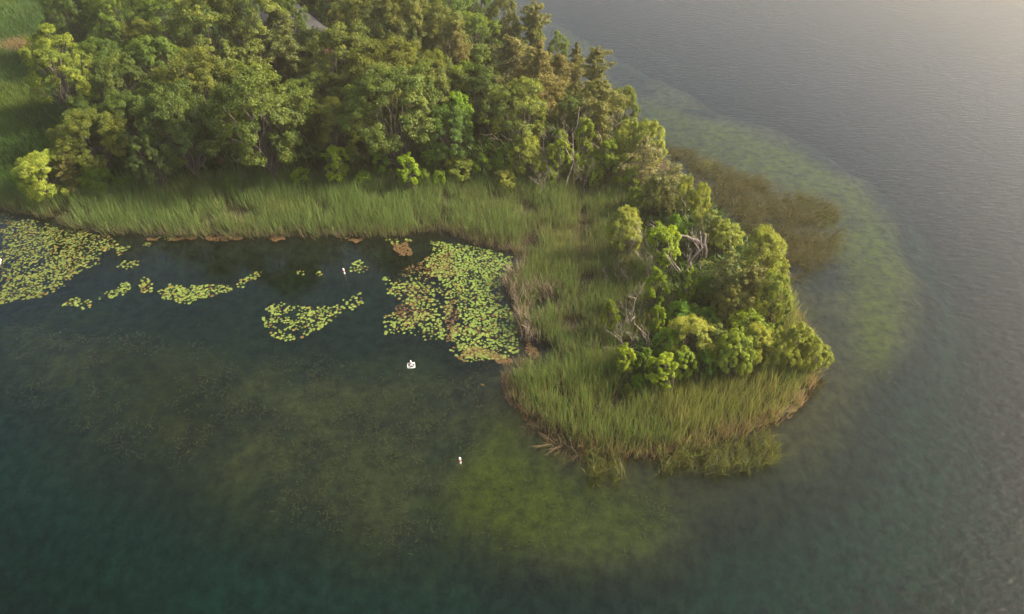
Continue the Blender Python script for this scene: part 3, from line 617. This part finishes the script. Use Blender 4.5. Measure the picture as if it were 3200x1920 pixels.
T = [
 # front edge of the wood, left to right
 ('willow', 140, 490, 368, 125, 'yellow-green rounded tree at the far left corner of the wood', (1.0, 1.05, .8)),
 ('cedar', 196, 478, 372, 66, 'thin brown cedar between two rounded shrubs at the left corner', (1.05, .95, .9)),
 ('shrub', 245, 470, 400, 80, 'dark green shrub right of the thin brown cedar', (.6, .72, .9)),
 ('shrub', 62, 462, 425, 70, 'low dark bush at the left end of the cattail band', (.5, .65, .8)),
 ('oak', 262, 440, 268, 170, 'olive oak at the left front corner of the wood', (1.1, 1.0, .85)),
 ('pale', 400, 474, 322, 108, 'grey-green tree leaning out over the cattails', (.62, .74, .95)),
 ('oak', 480, 443, 205, 190, 'dark oak with bare twigs right of the leaning tree', DK),
 ('oak', 665, 448, 165, 225, 'great oak at the middle of the front edge reaching the cattails', (.95, .98, .9)),
 ('ash', 820, 456, 355, 64, 'bright lime sapling alone in front of dark oaks', (1.0, 1.05, .9)),
 ('oak', 825, 420, 245, 135, 'small yellow-topped oak behind the bright lime sapling', OL),
 ('oak', 965, 425, 160, 230, 'large rounded oak in front with grey-green crown', (.9, .95, .95)),
 ('ash', 990, 468, 378, 56, 'bright green sapling leaning into the cattails before the large oak', (.95, 1.05, .9)),
 ('shrub', 1025, 452, 405, 32, 'tiny green bush right of the leaning sapling', (.9, 1, 1)),
 ('ash', 1045, 430, 320, 50, 'slender green sapling in the dark gap of the front edge', (.7, .9, 1)),
 ('oak', 1090, 420, 260, 130, 'dark green tree in the hollow at the front edge', (.72, .95, .8)),
 ('ash', 1110, 380, 225, 80, 'vine-draped bright green tree above the hollow', (.75, .95, .9)),
 ('willow', 1115, 440, 382, 75, 'two-toned round bush at the edge of the marsh', (.9, .95, .8)),
 ('willow', 1218, 458, 411, 56, 'small pale yellow bush standing out in the marsh', (1.15, 1.05, .9)),
 ('pale', 1255, 400, 190, 150, 'open pale green oak-like tree above the bare curved limb', (.95, .98, .9)),
 ('willow', 1268, 440, 330, 80, 'pale willow with split trunk below the open pale tree', (1.0, 1.0, .85)),
 ('ash', 1210, 430, 365, 48, 'dull green sapling left of the split willow', (.7, .85, .9)),
 ('ash', 1350, 442, 318, 58, 'light green sapling among the dead stems at the marsh edge', (1, 1, .9)),
 ('ash', 1405, 405, 283, 46, 'narrow lime-green column between cedar and dead stem', (1.05, 1.05, .9)),
 ('ash', 1335, 430, 350, 40, 'short lime sapling left of the light green one', (.9, 1, .9)),
 ('shrub', 1390, 440, 372, 55, 'lime bush at the foot of the leaning dead tree', (.95, 1, .9)),
 ('ash', 1465, 440, 335, 75, 'broad light green tree right of the leaning dead tree', (.95, .95, .95)),
 ('willow', 1505, 425, 290, 70, 'tall pale willow above the right side of the marsh', (1.0, 1.0, .8)),
 ('willow', 1555, 435, 288, 85, 'pale willow at the right corner of the wood over the lake', (1.0, 1.0, .85)),
 ('barecedar', 1545, 465, 330, 95, 'grey half-bare cedar below the corner willow', (1.3, 1.18, 1.5)),
 ('ash', 1518, 470, 400, 36, 'thin lime sapling at the foot of the half-bare cedar', (.95, 1.05, .9)),
 ('shrub', 1485, 455, 425, 32, 'small lime tuft at the right marsh edge', (1, 1, .9)),
 ('ash', 730, 455, 408, 44, 'small lime bush tucked under the great oak at the cattail edge', (.85, .95, .9)),
 ('shrub', 880, 456, 412, 44, 'green bush at the cattail edge right of the lime sapling', (.75, .9, .9)),
 ('shrub', 560, 462, 424, 46, 'low green bush below the dark oaks at the cattail edge', (.6, .75, .9)),
 ('shrub', 1062, 456, 412, 38, 'small green bush left of the two-toned round bush', (.85, .95, .9)),
 ('ash', 1168, 440, 372, 42, 'slim green sapling behind the small bent dead twig', (.8, .95, .9)),
 ('shrub', 1322, 452, 398, 48, 'lime bush among the bare poles at the marsh edge', (1.0, 1.05, .9)),
 ('shrub', 1432, 452, 396, 46, 'lime bush below the large soft olive cedar', (1.0, 1.0, .9)),
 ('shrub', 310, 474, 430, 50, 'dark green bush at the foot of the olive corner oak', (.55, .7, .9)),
 ('ash', 930, 440, 360, 46, 'green sapling in front of the large rounded oak', (.7, .9, .85)),
 ('pale', 775, 205, 68, 66, 'small pale tree in front of the right end of the house', (.75, .8, .8)),
 # second row
 ('pale', 190, 300, 66, 160, 'tall bright yellow-green tree standing alone at the left edge of the wood', (1.0, 1.05, .7)),
 ('oak', 248, 385, 235, 120, 'dull green oak below the tall yellow-green tree', (.85, .95, .85)),
 ('oak', 335, 345, 132, 150, 'dark oak crown left of the second row', (.85, .9, .85)),
 ('oak', 350, 400, 220, 140, 'shadowed oak behind the olive corner oak', (.8, .92, .85)),
 ('oak', 520, 360, 128, 210, 'wide brownish oak in the second row left of the big front oak', (1.12, .98, .95)),
 ('oak', 580, 400, 230, 130, 'deep green oak squeezed between two larger crowns', (.75, .95, .8)),
 ('oak', 745, 350, 190, 120, 'green oak crown left of the house gap front', (.9, 1.0, .85)),
 ('pale', 800, 330, 165, 120, 'light crown under the pale dome near the house', (.72, .8, .8)),
 ('pale', 850, 290, 55, 175, 'pale dome-shaped tree right of the hidden house', (.82, .82, .85)),
 ('oak', 960, 340, 98, 240, 'broad yellow-olive oak crown at the heart of the wood', (1.15, 1.0, .8)),
 ('oak', 1055, 320, 130, 150, 'sunlit olive oak right of the broad central crown', (1.05, 1.0, .85)),
 ('ash', 1125, 300, 150, 95, 'feathery green tree in the middle of the right wood', (.75, .8, .9)),
 ('oak', 1180, 330, 165, 120, 'dim green oak left of the cedar group', (.8, .9, .8)),
 ('cedar', 1235, 300, 85, 110, 'tall brown-green cedar, left one of the dark cedar group', (1.05, .98, 1.0)),
 ('cedar', 1300, 315, 95, 105, 'tall rusty cedar with visible trunk in the cedar group', (1.18, 1.02, 1.0)),
 ('cedar', 1268, 270, 110, 90, 'olive cedar squeezed in the back of the cedar group', (1.1, 1.05, .9)),
 ('cedar', 1345, 290, 130, 70, 'short olive cedar right of the rusty cedar', (1.2, 1.05, .9)),
 ('pale', 1345, 230, 76, 60, 'small leafy tree poking above the shore behind the cedars', (.75, .85, .8)),
 ('cedar', 1386, 240, 104, 58, 'dark pointed cedar on the lake skyline right of small leafy tree', (1.0, .95, .8)),
 ('cedar', 1432, 275, 116, 78, 'ragged lopsided cedar jutting over the lake', (1.0, 1.0, .9)),
 ('oak', 1425, 290, 200, 60, 'small round oak below the ragged cedar', (1.1, 1.0, .8)),
 ('oak', 1375, 340, 235, 85, 'dim mixed green tree behind the tall dead stem', (.85, .95, .85)),
 ('cedar', 1438, 370, 195, 105, 'large soft olive cedar above the narrow lime-green column', (1.15, 1.12, .9)),
 ('oak', 1495, 350, 212, 85, 'olive oak on the lake edge above the corner willows', (1.1, 1.05, .8)),
 ('ash', 1540, 385, 290, 46, 'pale green tree top right at the corner of the wood', (.8, .8, .9)),
 # third row and back of the wood
 ('oak', 285, 250, 95, 150, 'round green crown behind the tall yellow-green tree', (.85, 1.0, .8)),
 ('oak', 420, 290, 85, 150, 'green oak crown in the left back of the wood', (.85, 1.0, .8)),
 ('oak', 390, 220, 50, 120, 'brownish oak behind the left back crowns', (1.1, .95, .85)),
 ('cedar', 590, 300, 95, 110, 'large dark cedar with hanging sprays left of the house', (1.0, 1.15, .8)),
 ('cedar', 640, 290, 110, 90, 'dark cedar just in front of the left house roof', (.95, 1.1, .8)),
 ('oak', 640, 330, 155, 110, 'deep green oak below the left cedar pair', (.78, .95, .85)),
 ('pale', 540, 220, -35, 170, 'great pale cottonwood rising left of the house, nearer one', (.85, .88, .85)),
 ('pale', 630, 200, -50, 170, 'great pale cottonwood rising left of the house, farther one', (.88, .88, .8)),
 ('pale', 720, 175, -20, 100, 'green tree screening the roof of the house', (.6, .7, .6)),
 ('cedar', 715, 222, 60, 92, 'broad dark cedar in front of the house wall', (.85, .95, .8)),
 ('cedar', 752, 205, 72, 50, 'small dark cedar before the right slope of the house roof', (.8, .95, .85)),
 ('cedar', 825, 190, 28, 60, 'pointed olive cedar right of the house roof', (1.15, 1.05, .85)),
 ('oak', 900, 200, -15, 160, 'grey-olive oak behind the pale dome-shaped tree', (1.05, .95, 1.0)),
 ('oak', 990, 210, -20, 170, 'tawny oak at the top middle of the wood', (1.15, .98, .95)),
 ('oak', 1075, 215, 10, 140, 'tawny oak right of the top middle oak', (1.08, .98, .95)),
 ('pale', 1150, 200, 30, 120, 'bright green rounded tree near the top right shore', (.68, .82, .6)),
 ('cedar', 1112, 240, 55, 56, 'rusty pointed cedar in front of the bright rounded tree', (1.15, 1.02, 1.0)),
 ('cedar', 1015, 240, 70, 44, 'slim dark green cedar behind the central oak', (.8, 1.0, 1.0)),
 ('pale', 1215, 175, -12, 85, 'pale airy tree at the top right end of the wood', (.78, .75, .8)),
 ('pale', 1265, 190, 42, 95, 'round olive tree below the spire cedar', (.68, .68, .62)),
 ('cedar', 1290, 190, 8, 78, 'spire-topped cedar highest against the lake', (1.0, 1.0, .85)),
 ('oak', 205, 150, -40, 110, 'dark oak at the top left of the wood', (.7, .85, .75)),
 ('oak', 265, 125, -60, 130, 'yellow-green crown at the top edge left of the wood', (1.15, 1.1, .8)),
 ('oak', 330, 160, -30, 150, 'rounded green crown behind the brownish left oak', (.95, 1.1, .8)),
 ('oak', 440, 150, -40, 160, 'bright green crown at the top edge of the wood', (1.0, 1.15, .75)),
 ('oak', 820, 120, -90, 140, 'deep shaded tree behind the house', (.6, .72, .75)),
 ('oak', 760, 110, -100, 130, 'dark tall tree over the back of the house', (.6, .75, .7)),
 ('oak', 1080, 140, -70, 150, 'green crown at the top edge near the right shore', (.85, 1.05, .75)),
 ('oak', 960, 120, -90, 150, 'dim crown at the top edge right of the house', (.8, .9, .8)),
 ('oak', 1150, 110, -80, 110, 'green crown in the far corner by the right shore', (.8, 1.0, .75)),
 # shrubs and trees of the point
 ('barecedar', 1610, 515, 400, 85, 'soft grey-green shrub joining the wood to the point', (1.25, 1.22, 1.3)),
 ('willow', 1572, 520, 425, 70, 'dull olive willow beside the marsh neck', (.6, .6, .7)),
 ('ash', 1533, 510, 456, 42, 'small lime tree at the marsh side of the neck', (1.05, 1.05, .9)),
 ('willow', 1640, 540, 424, 46, 'tall pale willow dome left of the broken trunk', (1.05, 1.02, .85)),
 ('willow', 1680, 545, 440, 48, 'tall pale willow dome right of the broken trunk', (1.05, 1.02, .85)),
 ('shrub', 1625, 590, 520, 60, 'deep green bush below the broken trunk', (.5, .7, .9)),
 ('willow', 1498, 625, 506, 86, 'rounded pale willow at the left edge of the point', (1.0, .98, .9)),
 ('willow', 1700, 600, 510, 75, 'light willow above the fallen log', (.85, .88, .85)),
 ('ash', 1592, 672, 549, 80, 'brilliant lime-green tree left of the tall dead tree', (1.08, 1.1, .9)),
 ('willow', 1742, 610, 536, 80, 'light willow crown on the lake side near the fallen log', (1.0, 1.0, .85)),
 ('willow', 1812, 720, 556, 112, 'big yellow-green willow on the lake side of the point', (.95, .95, .8)),
 ('barecedar', 1735, 745, 603, 120, 'wide olive cedar in the middle of the point', (1.15, 1.25, 1.0)),
 ('cedar', 1790, 760, 640, 80, 'brownish soft cedar below the big willow', (1.15, 1.12, 1.0)),
 ('willow', 1845, 790, 660, 84, 'yellow-green willow over the right-hand reeds', (.85, .9, .7)),
 ('willow', 1755, 790, 695, 85, 'brown-tinged drooping shrub above dead branches', (.75, .68, .7)),
 ('ash', 1575, 755, 650, 62, 'lime tree with two stems below the brilliant one', (.95, 1.0, .9)),
 ('ash', 1648, 750, 645, 42, 'slim lime sapling beside the tall dead trunk', (.95, 1.0, .9)),
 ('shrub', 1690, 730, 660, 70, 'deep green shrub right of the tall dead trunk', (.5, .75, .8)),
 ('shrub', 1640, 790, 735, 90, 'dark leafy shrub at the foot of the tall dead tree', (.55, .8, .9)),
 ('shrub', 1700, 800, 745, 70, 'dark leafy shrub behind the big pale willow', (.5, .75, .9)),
 ('ash', 1578, 830, 740, 36, 'thin lime sapling above the broken stump', (.9, .95, .8)),
 ('ash', 1468, 812, 728, 46, 'lone thin-stemmed sapling out in the marsh', (.75, .72, .9)),
 ('willow', 1655, 880, 770, 115, 'big pale willow mound left of centre on the point', (1.15, 1.08, .9)),
 ('willow', 1712, 875, 785, 70, 'dull willow behind the big pale mound', (.7, .75, .75)),
 ('ash', 1600, 880, 795, 60, 'green leafy sapling left of the big pale mound', (.75, .9, .9)),
 ('ash', 1503, 918, 840, 48, 'yellow-lime bushy sapling at the marsh side of the thicket', (1.15, 1.1, .9)),
 ('ash', 1548, 915, 842, 44, 'green sapling right of the yellow-lime one', (.75, .9, .9)),
 ('shrub', 1537, 942, 903, 34, 'little round green bush at the lower left of the thicket', (.75, .95, .8)),
 ('ash', 1590, 948, 858, 76, 'lime-yellow tree at the lower front of the thicket', (1.05, 1.05, .9)),
 ('ash', 1640, 930, 845, 62, 'bright leafy tree right of the lime-yellow front tree', (.9, .95, .9)),
 ('ash', 1690, 925, 850, 60, 'blue-green leafy tree in the lower front of the thicket', (.62, .85, 1.2)),
 ('willow', 1755, 920, 800, 90, 'bright willow in the lower middle of the thicket', (.9, 1.0, .7)),
 ('willow', 1808, 905, 790, 75, 'pale yellow willow right of the bright lower willow', (1.05, 1.0, .85)),
 ('shrub', 1790, 850, 755, 110, 'olive shrub mass behind the lower willows', (.75, .78, .8)),
 ('willow', 1855, 900, 800, 70, 'light willow over the right reeds', (1.0, .98, .85)),
 ('willow', 1900, 905, 783, 80, 'airy willow on the right shoulder of the point', (.95, .95, .8)),
 ('willow', 1935, 905, 815, 62, 'drooping willow next to the outermost one', (.95, .95, .8)),
 ('willow', 1968, 895, 835, 60, 'outermost willow hanging over the right-hand water', (1.0, 1.0, .82)),
 ('shrub', 1515, 958, 930, 36, 'faint scrubby bush in the reeds below the yellow-lime sapling', (.7, .65, .8)),
]
for t in T: tree(*t, group=(FG if t[1] < 1600 and t[2] < 480 else 'shrubs and trees of the point'))

# ------------------------------------------------------------------ dead trees
def grow(mb, p, d, L_, r, depth, up=.25, spread=.6, twig=2):
    n = 4; pts = [np.array(p, float)]; dd = np.array(d, float); dd /= np.linalg.norm(dd)
    for i in range(n):
        dd = dd + rng.normal(0, .12, 3) + np.array([0, 0, up*.1]); dd /= np.linalg.norm(dd); pts.append(pts[-1]+dd*L_/n)
    mb.tube(pts, np.linspace(r, max(r*.55, .006), n+1), 5 if r > .03 else 3, False)
    if depth > 0:
        for k in range(twig + (rng.random() < .5)):
            i = rng.integers(1, n+1); nd = dd + rng.normal(0, spread, 3) + np.array([0, 0, up]); 
            grow(mb, pts[i], nd, L_*(.45+.3*rng.random()), max(r*.42, .008), depth-1, up, spread, twig)
def snag(bx, by, tx, ty, label, r=.10, forks=5, depth=2, name='dead_tree', up=.5, spread=.5, bl=.45, wig=.04, start=.3):
    P0 = at(bx, by); z0 = max(float(zground(P0[None, :2])[0]), -.1); P0 = at(bx, by, z0)
    H = height_for(P0, ty); top = P0 + np.array([(tx-bx)*mpp(P0+np.array([0, 0, H])), 0, H])
    e = bpy.data.objects.new(name, None); COL.objects.link(e); e.location = P0
    tag(e, label, 'dead tree', 'dead trees')
    pts = bend((0, 0, -.2), top-P0, 7, 0, wig); mb = MB(); r = r*.6; rad = np.linspace(r, r*.3, 7); mb.tube(pts, rad, 7)
    link('trunk', mb.mesh('trunk', True), M_dead, e)
    Lt = np.linalg.norm(top-P0)
    for k in range(forks):
        t = start + (1-start)*(k+.5)/forks; i = min(int(t*6), 5); f = t*6-i; p = pts[i]*(1-f)+pts[i+1]*f
        a = rng.random()*6.28; d = np.array([math.cos(a), math.sin(a)*.8, up+.25]); b_ = MB()
        grow(b_, p, d, Lt*bl*(1.1-.6*t)*(.7+.5*rng.random()), r*(1-.7*t)*.62, depth, up, spread)
        link('branch', b_.mesh('branch', True), M_dead, e)
    return e
snag(1640, 748, 1655, 560, 'tall forked dead tree with leaning trunk in the middle of the point', .19, 8, 2, bl=.38, start=.35, up=.7, spread=.45)
snag(1645, 512, 1664, 452, 'broken pale trunk between the two willow domes', .15, 2, 1, bl=.5)
snag(1660, 560, 1640, 465, 'thin bare stem crossing before the broken trunk', .06, 3, 1)
snag(1548, 655, 1535, 560, 'bare twiggy tree left of the brilliant lime-green tree', .08, 8, 2, bl=.35, start=.15)
snag(1530, 650, 1522, 585, 'short bare stem left of the bare twiggy tree', .05, 5, 2)
snag(1557, 818, 1496, 715, 'bent dead tree bowing left over the marsh', .10, 6, 2, wig=.07, start=.55, bl=.35)
snag(1484, 812, 1522, 745, 'slanting dead stem crossing the bent dead tree', .07, 3, 1)
snag(1508, 862, 1488, 775, 'gnarled dead stem above the yellow-lime sapling', .07, 6, 2)
snag(1505, 862, 1462, 838, 'low dead branches spreading left from the yellow-lime sapling', .06, 4, 2, up=.05)
snag(1364, 470, 1388, 258, 'tall thin bare tree at the marsh edge of the wood', .10, 7, 2, bl=.28)
snag(1343, 470, 1350, 375, 'bare stem left of the tall thin bare tree', .06, 4, 1)
snag(1380, 462, 1384, 400, 'short bare trunk right of the tall thin bare tree', .07, 4, 2)
snag(1405, 470, 1422, 400, 'twiggy bare stem below the leaning dead tree', .05, 6, 2)
snag(1392, 405, 1492, 298, 'long bleached tree leaning far to the right', .12, 7, 2, bl=.3, start=.45)
snag(1300, 490, 1305, 420, 'low dead shrub with reddish twigs in the marsh', .05, 6, 2, bl=.5)
snag(1172, 442, 1158, 402, 'small bent dead twig beside the two-toned bush', .05, 3, 1)
snag(1232, 345, 1186, 322, 'curved bare limb reaching left from the wood', .09, 3, 2, up=.1)
snag(1467, 690, 1452, 648, 'small bare stem in the marsh left of the point', .04, 4, 2)
snag(1488, 690, 1480, 635, 'bare twig right of the small bare stem', .04, 4, 2)
snag(1620, 770, 1612, 735, 'stubby broken stump at the foot of the thicket', .10, 3, 1)
snag(1740, 790, 1775, 740, 'grey dead branches fanning out of the brown-tinged shrub', .07, 7, 2, up=.1, bl=.6)
snag(1765, 905, 1790, 880, 'tangle of dead twigs at the lower edge of the thicket', .06, 6, 2, up=.1, bl=.7)
snag(1600, 940, 1622, 955, 'dead twig lying before the lime-yellow front tree', .05, 4, 2, up=.05)
snag(1812, 700, 1803, 600, 'bare trunk showing against the big yellow-green willow', .08, 4, 2)
snag(1430, 235, 1425, 190, 'grey dead twigs on the lake side below the ragged cedar', .06, 6, 2, bl=.7)
snag(1428, 850, 1432, 825, 'tiny dead twig standing in the open marsh', .03, 4, 2, bl=.6)
for q, (bx, by, tx, ty, lb) in enumerate([
   (1560, 700, 1552, 610, 'slim bare pole behind the lime tree with two stems'), (1575, 690, 1570, 590, 'thin bare stem inside the brilliant lime-green tree'),
   (1518, 700, 1508, 655, 'thin bare pole at the marsh side of the thicket'), (1540, 745, 1530, 690, 'bare sapling stem left of the lime tree with two stems'),
   (1570, 870, 1556, 800, 'bare pole above the green sapling at the thicket edge'), (1625, 640, 1612, 575, 'thin bare stem under the fallen log'),
   (1680, 660, 1690, 590, 'bare twiggy stem right of the tall forked dead tree'), (1500, 880, 1512, 800, 'bare stem rising behind the yellow-lime sapling'),
   (1320, 445, 1318, 340, 'thin grey pole beside the short lime sapling'), (1440, 450, 1452, 370, 'thin grey pole at the foot of the broad light green tree'),
   (1300, 430, 1312, 330, 'bare grey stem right of the split willow')]):
    snag(bx, by, tx, ty, lb, .05, 7, 2, bl=.3, start=.2)
# fallen log
def log_tree():
    a = at(1702, 590, 1.9); c = at(1575, 553, 2.3)
    e = bpy.data.objects.new('fallen_tree', None); COL.objects.link(e); P0 = at(1702, 590); e.location = (a[0], a[1], 0)
    tag(e, 'bleached fallen trunk lying across the point with broken stump', 'fallen tree')
    o = np.array([a[0], a[1], 0]); mb = MB(); mb.tube(bend(a-o, c-o, 7, .02, .01), np.linspace(.17, .05, 7), 8); link('trunk', mb.mesh('trunk', True), M_dead, e)
    for k in range(6):
        t = .45+.5*k/6; p = (a-o)*(1-t)+(c-o)*t; b_ = MB(); grow(b_, p, [-.8, rng.normal(0, .5), .25], 1.0, .032, 2, .1, .5); link('branch', b_.mesh('branch', True), M_dead, e)
    mb = MB(); mb.tube(bend((.35, .1, -.3), (-.1, .1, 2.7), 5, 0, .03), [.28, .25, .22, .2, .12], 8); link('stump', mb.mesh('stump', True), M_bark, e)
log_tree()

# ------------------------------------------------------------------ house in the wood
def house():
    P0 = at(712, 168); zz = float(zground(P0[None, :2])[0])
    e = bpy.data.objects.new('house', None); COL.objects.link(e); e.location = (P0[0], P0[1], zz); e.rotation_euler = (0, 0, R_(22))
    tag(e, 'grey-roofed house with red-brown walls half hidden among the trees', 'house')
    mw = noisy_mat('red_brown_siding', (.09, .04, .026), (.13, .055, .036), 3, .8, .2, (.2, .2, 8)); mr = noisy_mat('grey_shingle', (.02, .021, .025), (.034, .036, .042), 14, .85, .4)
    mt = noisy_mat('white_trim', (.6, .6, .6), (.75, .75, .75), 4, .5, .05); mg, nt_, N = newmat('window_glass')
    b_ = N('BsdfPrincipled'); b_.inputs['Base Color'].default_value = (.02, .025, .03, 1); b_.inputs['Roughness'].default_value = .08; nt_.links.new(b_.outputs[0], N('OutputMaterial').inputs[0])
    m = MB(); m.box((-4.2, -3.4, -.4), (4.2, 3.4, 3.0)); link('wall', m.mesh('wall'), mw, e)
    m = MB(); ov = .5; x, y = 4.2+ov, 3.4+ov; r = 1.4; h = 3.0; t = 5.9
    m.add([(-x, -y, h-.15), (x, -y, h-.15), (x, y, h-.15), (-x, y, h-.15), (-x, -y, h), (x, -y, h), (x, y, h), (-x, y, h), (-r, 0, t), (r, 0, t)],
          [(3, 2, 1, 0), (0, 1, 5, 4), (1, 2, 6, 5), (2, 3, 7, 6), (3, 0, 4, 7), (4, 5, 9, 8), (5, 6, 9), (6, 7, 8, 9), (7, 4, 8)])
    ro = link('roof', m.mesh('roof'), mr, e)
    m = MB(); m.box((.3, .3, 4.6), (1.0, 1.0, 6.7)); link('chimney', m.mesh('chimney'), mw, ro)
    m = MB(); m.box((.2, .2, 6.7), (1.1, 1.1, 6.85)); link('chimney_cap', m.mesh('chimney_cap'), mt, ro)
    m = MB(); m.add([(-7.4, -3.2, 2.2), (-4.25, -3.2, 2.75), (-4.25, 1.5, 2.75), (-7.4, 1.5, 2.2), (-7.4, -3.2, 2.08), (-4.25, -3.2, 2.63), (-4.25, 1.5, 2.63), (-7.4, 1.5, 2.08)],
          [(0, 1, 2, 3), (7, 6, 5, 4), (0, 4, 5, 1), (1, 5, 6, 2), (2, 6, 7, 3), (3, 7, 4, 0)]); link('porch_roof', m.mesh('porch_roof'), mr, e)
    for yy in (-3.0, 1.3):
        m = MB(); m.box((-7.25, yy-.07, -.3), (-7.11, yy+.07, 2.12)); link('porch_post', m.mesh('porch_post'), mw, e)
    for xx in (-2.6, 0, 2.6):
        m = MB(); m.box((xx-.6, -3.46, .9), (xx+.6, -3.40, 2.2)); fr = link('window', m.mesh('window'), mw, e)
        m = MB(); m.box((xx-.5, -3.48, 1.0), (xx+.5, -3.465, 2.1)); link('pane', m.mesh('pane'), mg, fr)
    m = MB(); m.box((-4.26, -1.2, 0), (-4.2, -.2, 2.05)); d = link('door', m.mesh('door'), mw, e)
    m = MB(); m.box((-4.32, -.35, 1.0), (-4.265, -.29, 1.06)); link('handle', m.mesh('handle'), mg, d)
house()

# ------------------------------------------------------------------ marker floats and skiff
def plain(name, col, rough=.4):
    m, nt_, N = newmat(name); b_ = N('BsdfPrincipled'); n = N('TexNoise'); n.inputs['Scale'].default_value = 12; n.inputs['Detail'].default_value = 5
    r = N('ValToRGB'); r.color_ramp.elements[0].color = (*[c*.8 for c in col], 1); r.color_ramp.elements[1].color = (*col, 1); r.color_ramp.elements[0].position = .3; r.color_ramp.elements[1].position = .6
    b_.inputs['Roughness'].default_value = rough; nt_.links.new(n.outputs[0], r.inputs[0]); nt_.links.new(r.outputs[0], b_.inputs['Base Color']); nt_.links.new(b_.outputs[0], N('OutputMaterial').inputs[0]); return m
M_white = plain('white_plastic', (.8, .8, .78)); M_red = plain('red_band', (.55, .05, .04)); M_rust = plain('weathered_stake', (.2, .13, .06), .8)
def post(u, v, ttop, lean, label):
    P0 = at(u, v); H = height_for(P0, ttop); e = bpy.data.objects.new('marker_post', None); COL.objects.link(e); e.location = P0; e.rotation_euler = (0, lean, 0)
    tag(e, label, 'marker post', 'white marker posts')
    m = MB(); m.tube([(0, 0, -1.2), (0, 0, H*.36)], [.018, .018], 8); link('stake', m.mesh('stake', True), M_rust, e)
    m = MB(); m.tube([(0, 0, H*.34), (0, 0, H*.36), (0, 0, H*.98), (0, 0, H)], [.04, .055, .055, .045], 12); link('float_tube', m.mesh('float_tube', True), M_white, e)
    m = MB(); m.tube([(0, 0, H*.60), (0, 0, H*.78)], [.058, .058], 12); link('red_band', m.mesh('red_band', True), M_red, e)
post(834, 668, 649, -.08, 'white and red marker post in the shaded water beside the small pads')
post(1113, 1126, 1106, -.05, 'white and red marker post over the bright green weed bed')
def frame_float():
    P0 = at(993, 884); e = bpy.data.objects.new('frame_float', None); COL.objects.link(e); e.location = P0; e.rotation_euler = (0, 0, .18); e.scale = (.85, .85, .85)
    tag(e, 'white square floating frame with crossed bars and upright post', 'float')
    s = .25; r = .03; z = .035; c = [(-s, -s, z), (s, -s, z), (s, s, z), (-s, s, z)]
    for i in range(4):
        m = MB(); m.tube([c[i], c[(i+1) % 4]], [r, r], 8); link('frame_bar', m.mesh('frame_bar', True), M_white, e)
    for i in (0, 1):
        m = MB(); m.tube([np.array(c[i])+[0, 0, .02*i+.03], np.array(c[i+2])+[0, 0, .02*i+.03]], [r*.6, r*.6], 8); link('cross_bar', m.mesh('cross_bar', True), M_white, e)
    m = MB(); m.tube([(0, .1, .0), (0, .1, .42), (0, .1, .44)], [.045, .045, .035], 12); link('post', m.mesh('post', True), M_white, e)
    m = MB(); m.tube([(0, .1, .14), (0, .1, .24)], [.048, .048], 12); link('red_band', m.mesh('red_band', True), M_red, e)
frame_float()
def skiff():
    P0 = at(7, 637); e = bpy.data.objects.new('skiff', None); COL.objects.link(e); e.location = P0; e.rotation_euler = (0, 0, R_(12))
    tag(e, 'white-rimmed bow of a small skiff entering at the left edge', 'boat')
    L_ = 3.4; st = [(0, .02), (-.25, .30), (-.8, .55), (-1.8, .66), (-L_, .62)]
    outer = [(x, w_) for x, w_ in st]; m = MB(); V = []; 
    for x, w_ in outer: V += [(x, -w_, .30), (x-.12 if x == 0 else x, -w_*.7, -.10), (x-.12 if x == 0 else x, w_*.7, -.10), (x, w_, .30)]
    F2 = []
    for i in range(len(outer)-1):
        for j in range(3): F2.append((i*4+j, i*4+j+1, (i+1)*4+j+1, (i+1)*4+j))
    n = (len(outer)-1)*4; F2.append((n, n+1, n+2, n+3)); m.add(V, F2); link('hull', m.mesh('hull'), M_white, e)
    m = MB(); m.add([(x-.05, s_*w_*.85, .06) for s_ in (-1, 1) for x, w_ in outer], [(i, i+1, i+6, i+5) for i in range(4)]); link('floor', m.mesh('floor'), plain('skiff_floor', (.33, .29, .23), .8), e)
    for s_ in (-1, 1):
        m = MB(); m.tube([(x, s_*w_, .31) for x, w_ in outer], [.045]*5, 6); link('gunwale', m.mesh('gunwale', True), M_white, e)
    m = MB(); m.box((-1.7, -.6, .2), (-1.4, .6, .24)); link('seat', m.mesh('seat'), M_rust, e)
skiff()

# ------------------------------------------------------------------ haze
def haze():
    m, nt_, N = newmat('haze_air'); v = N('VolumePrincipled'); v.inputs['Color'].default_value = (1.0, .91, .72, 1); v.inputs['Density'].default_value = .0012; v.inputs['Anisotropy'].default_value = .68
    nt_.links.new(v.outputs[0], N('OutputMaterial').inputs['Volume'])
    b_ = MB(); b_.box((-3100, -3100, -10), (3100, 3100, 33.5)); o = link('haze', b_.mesh('haze'), m); o['kind'] = 'stuff'; o['label'] = 'thin warm summer haze over the lake'; o['category'] = 'haze'
haze()
for l, n in labels_used.items():
    if n > 1: print('DUPLICATE', l)
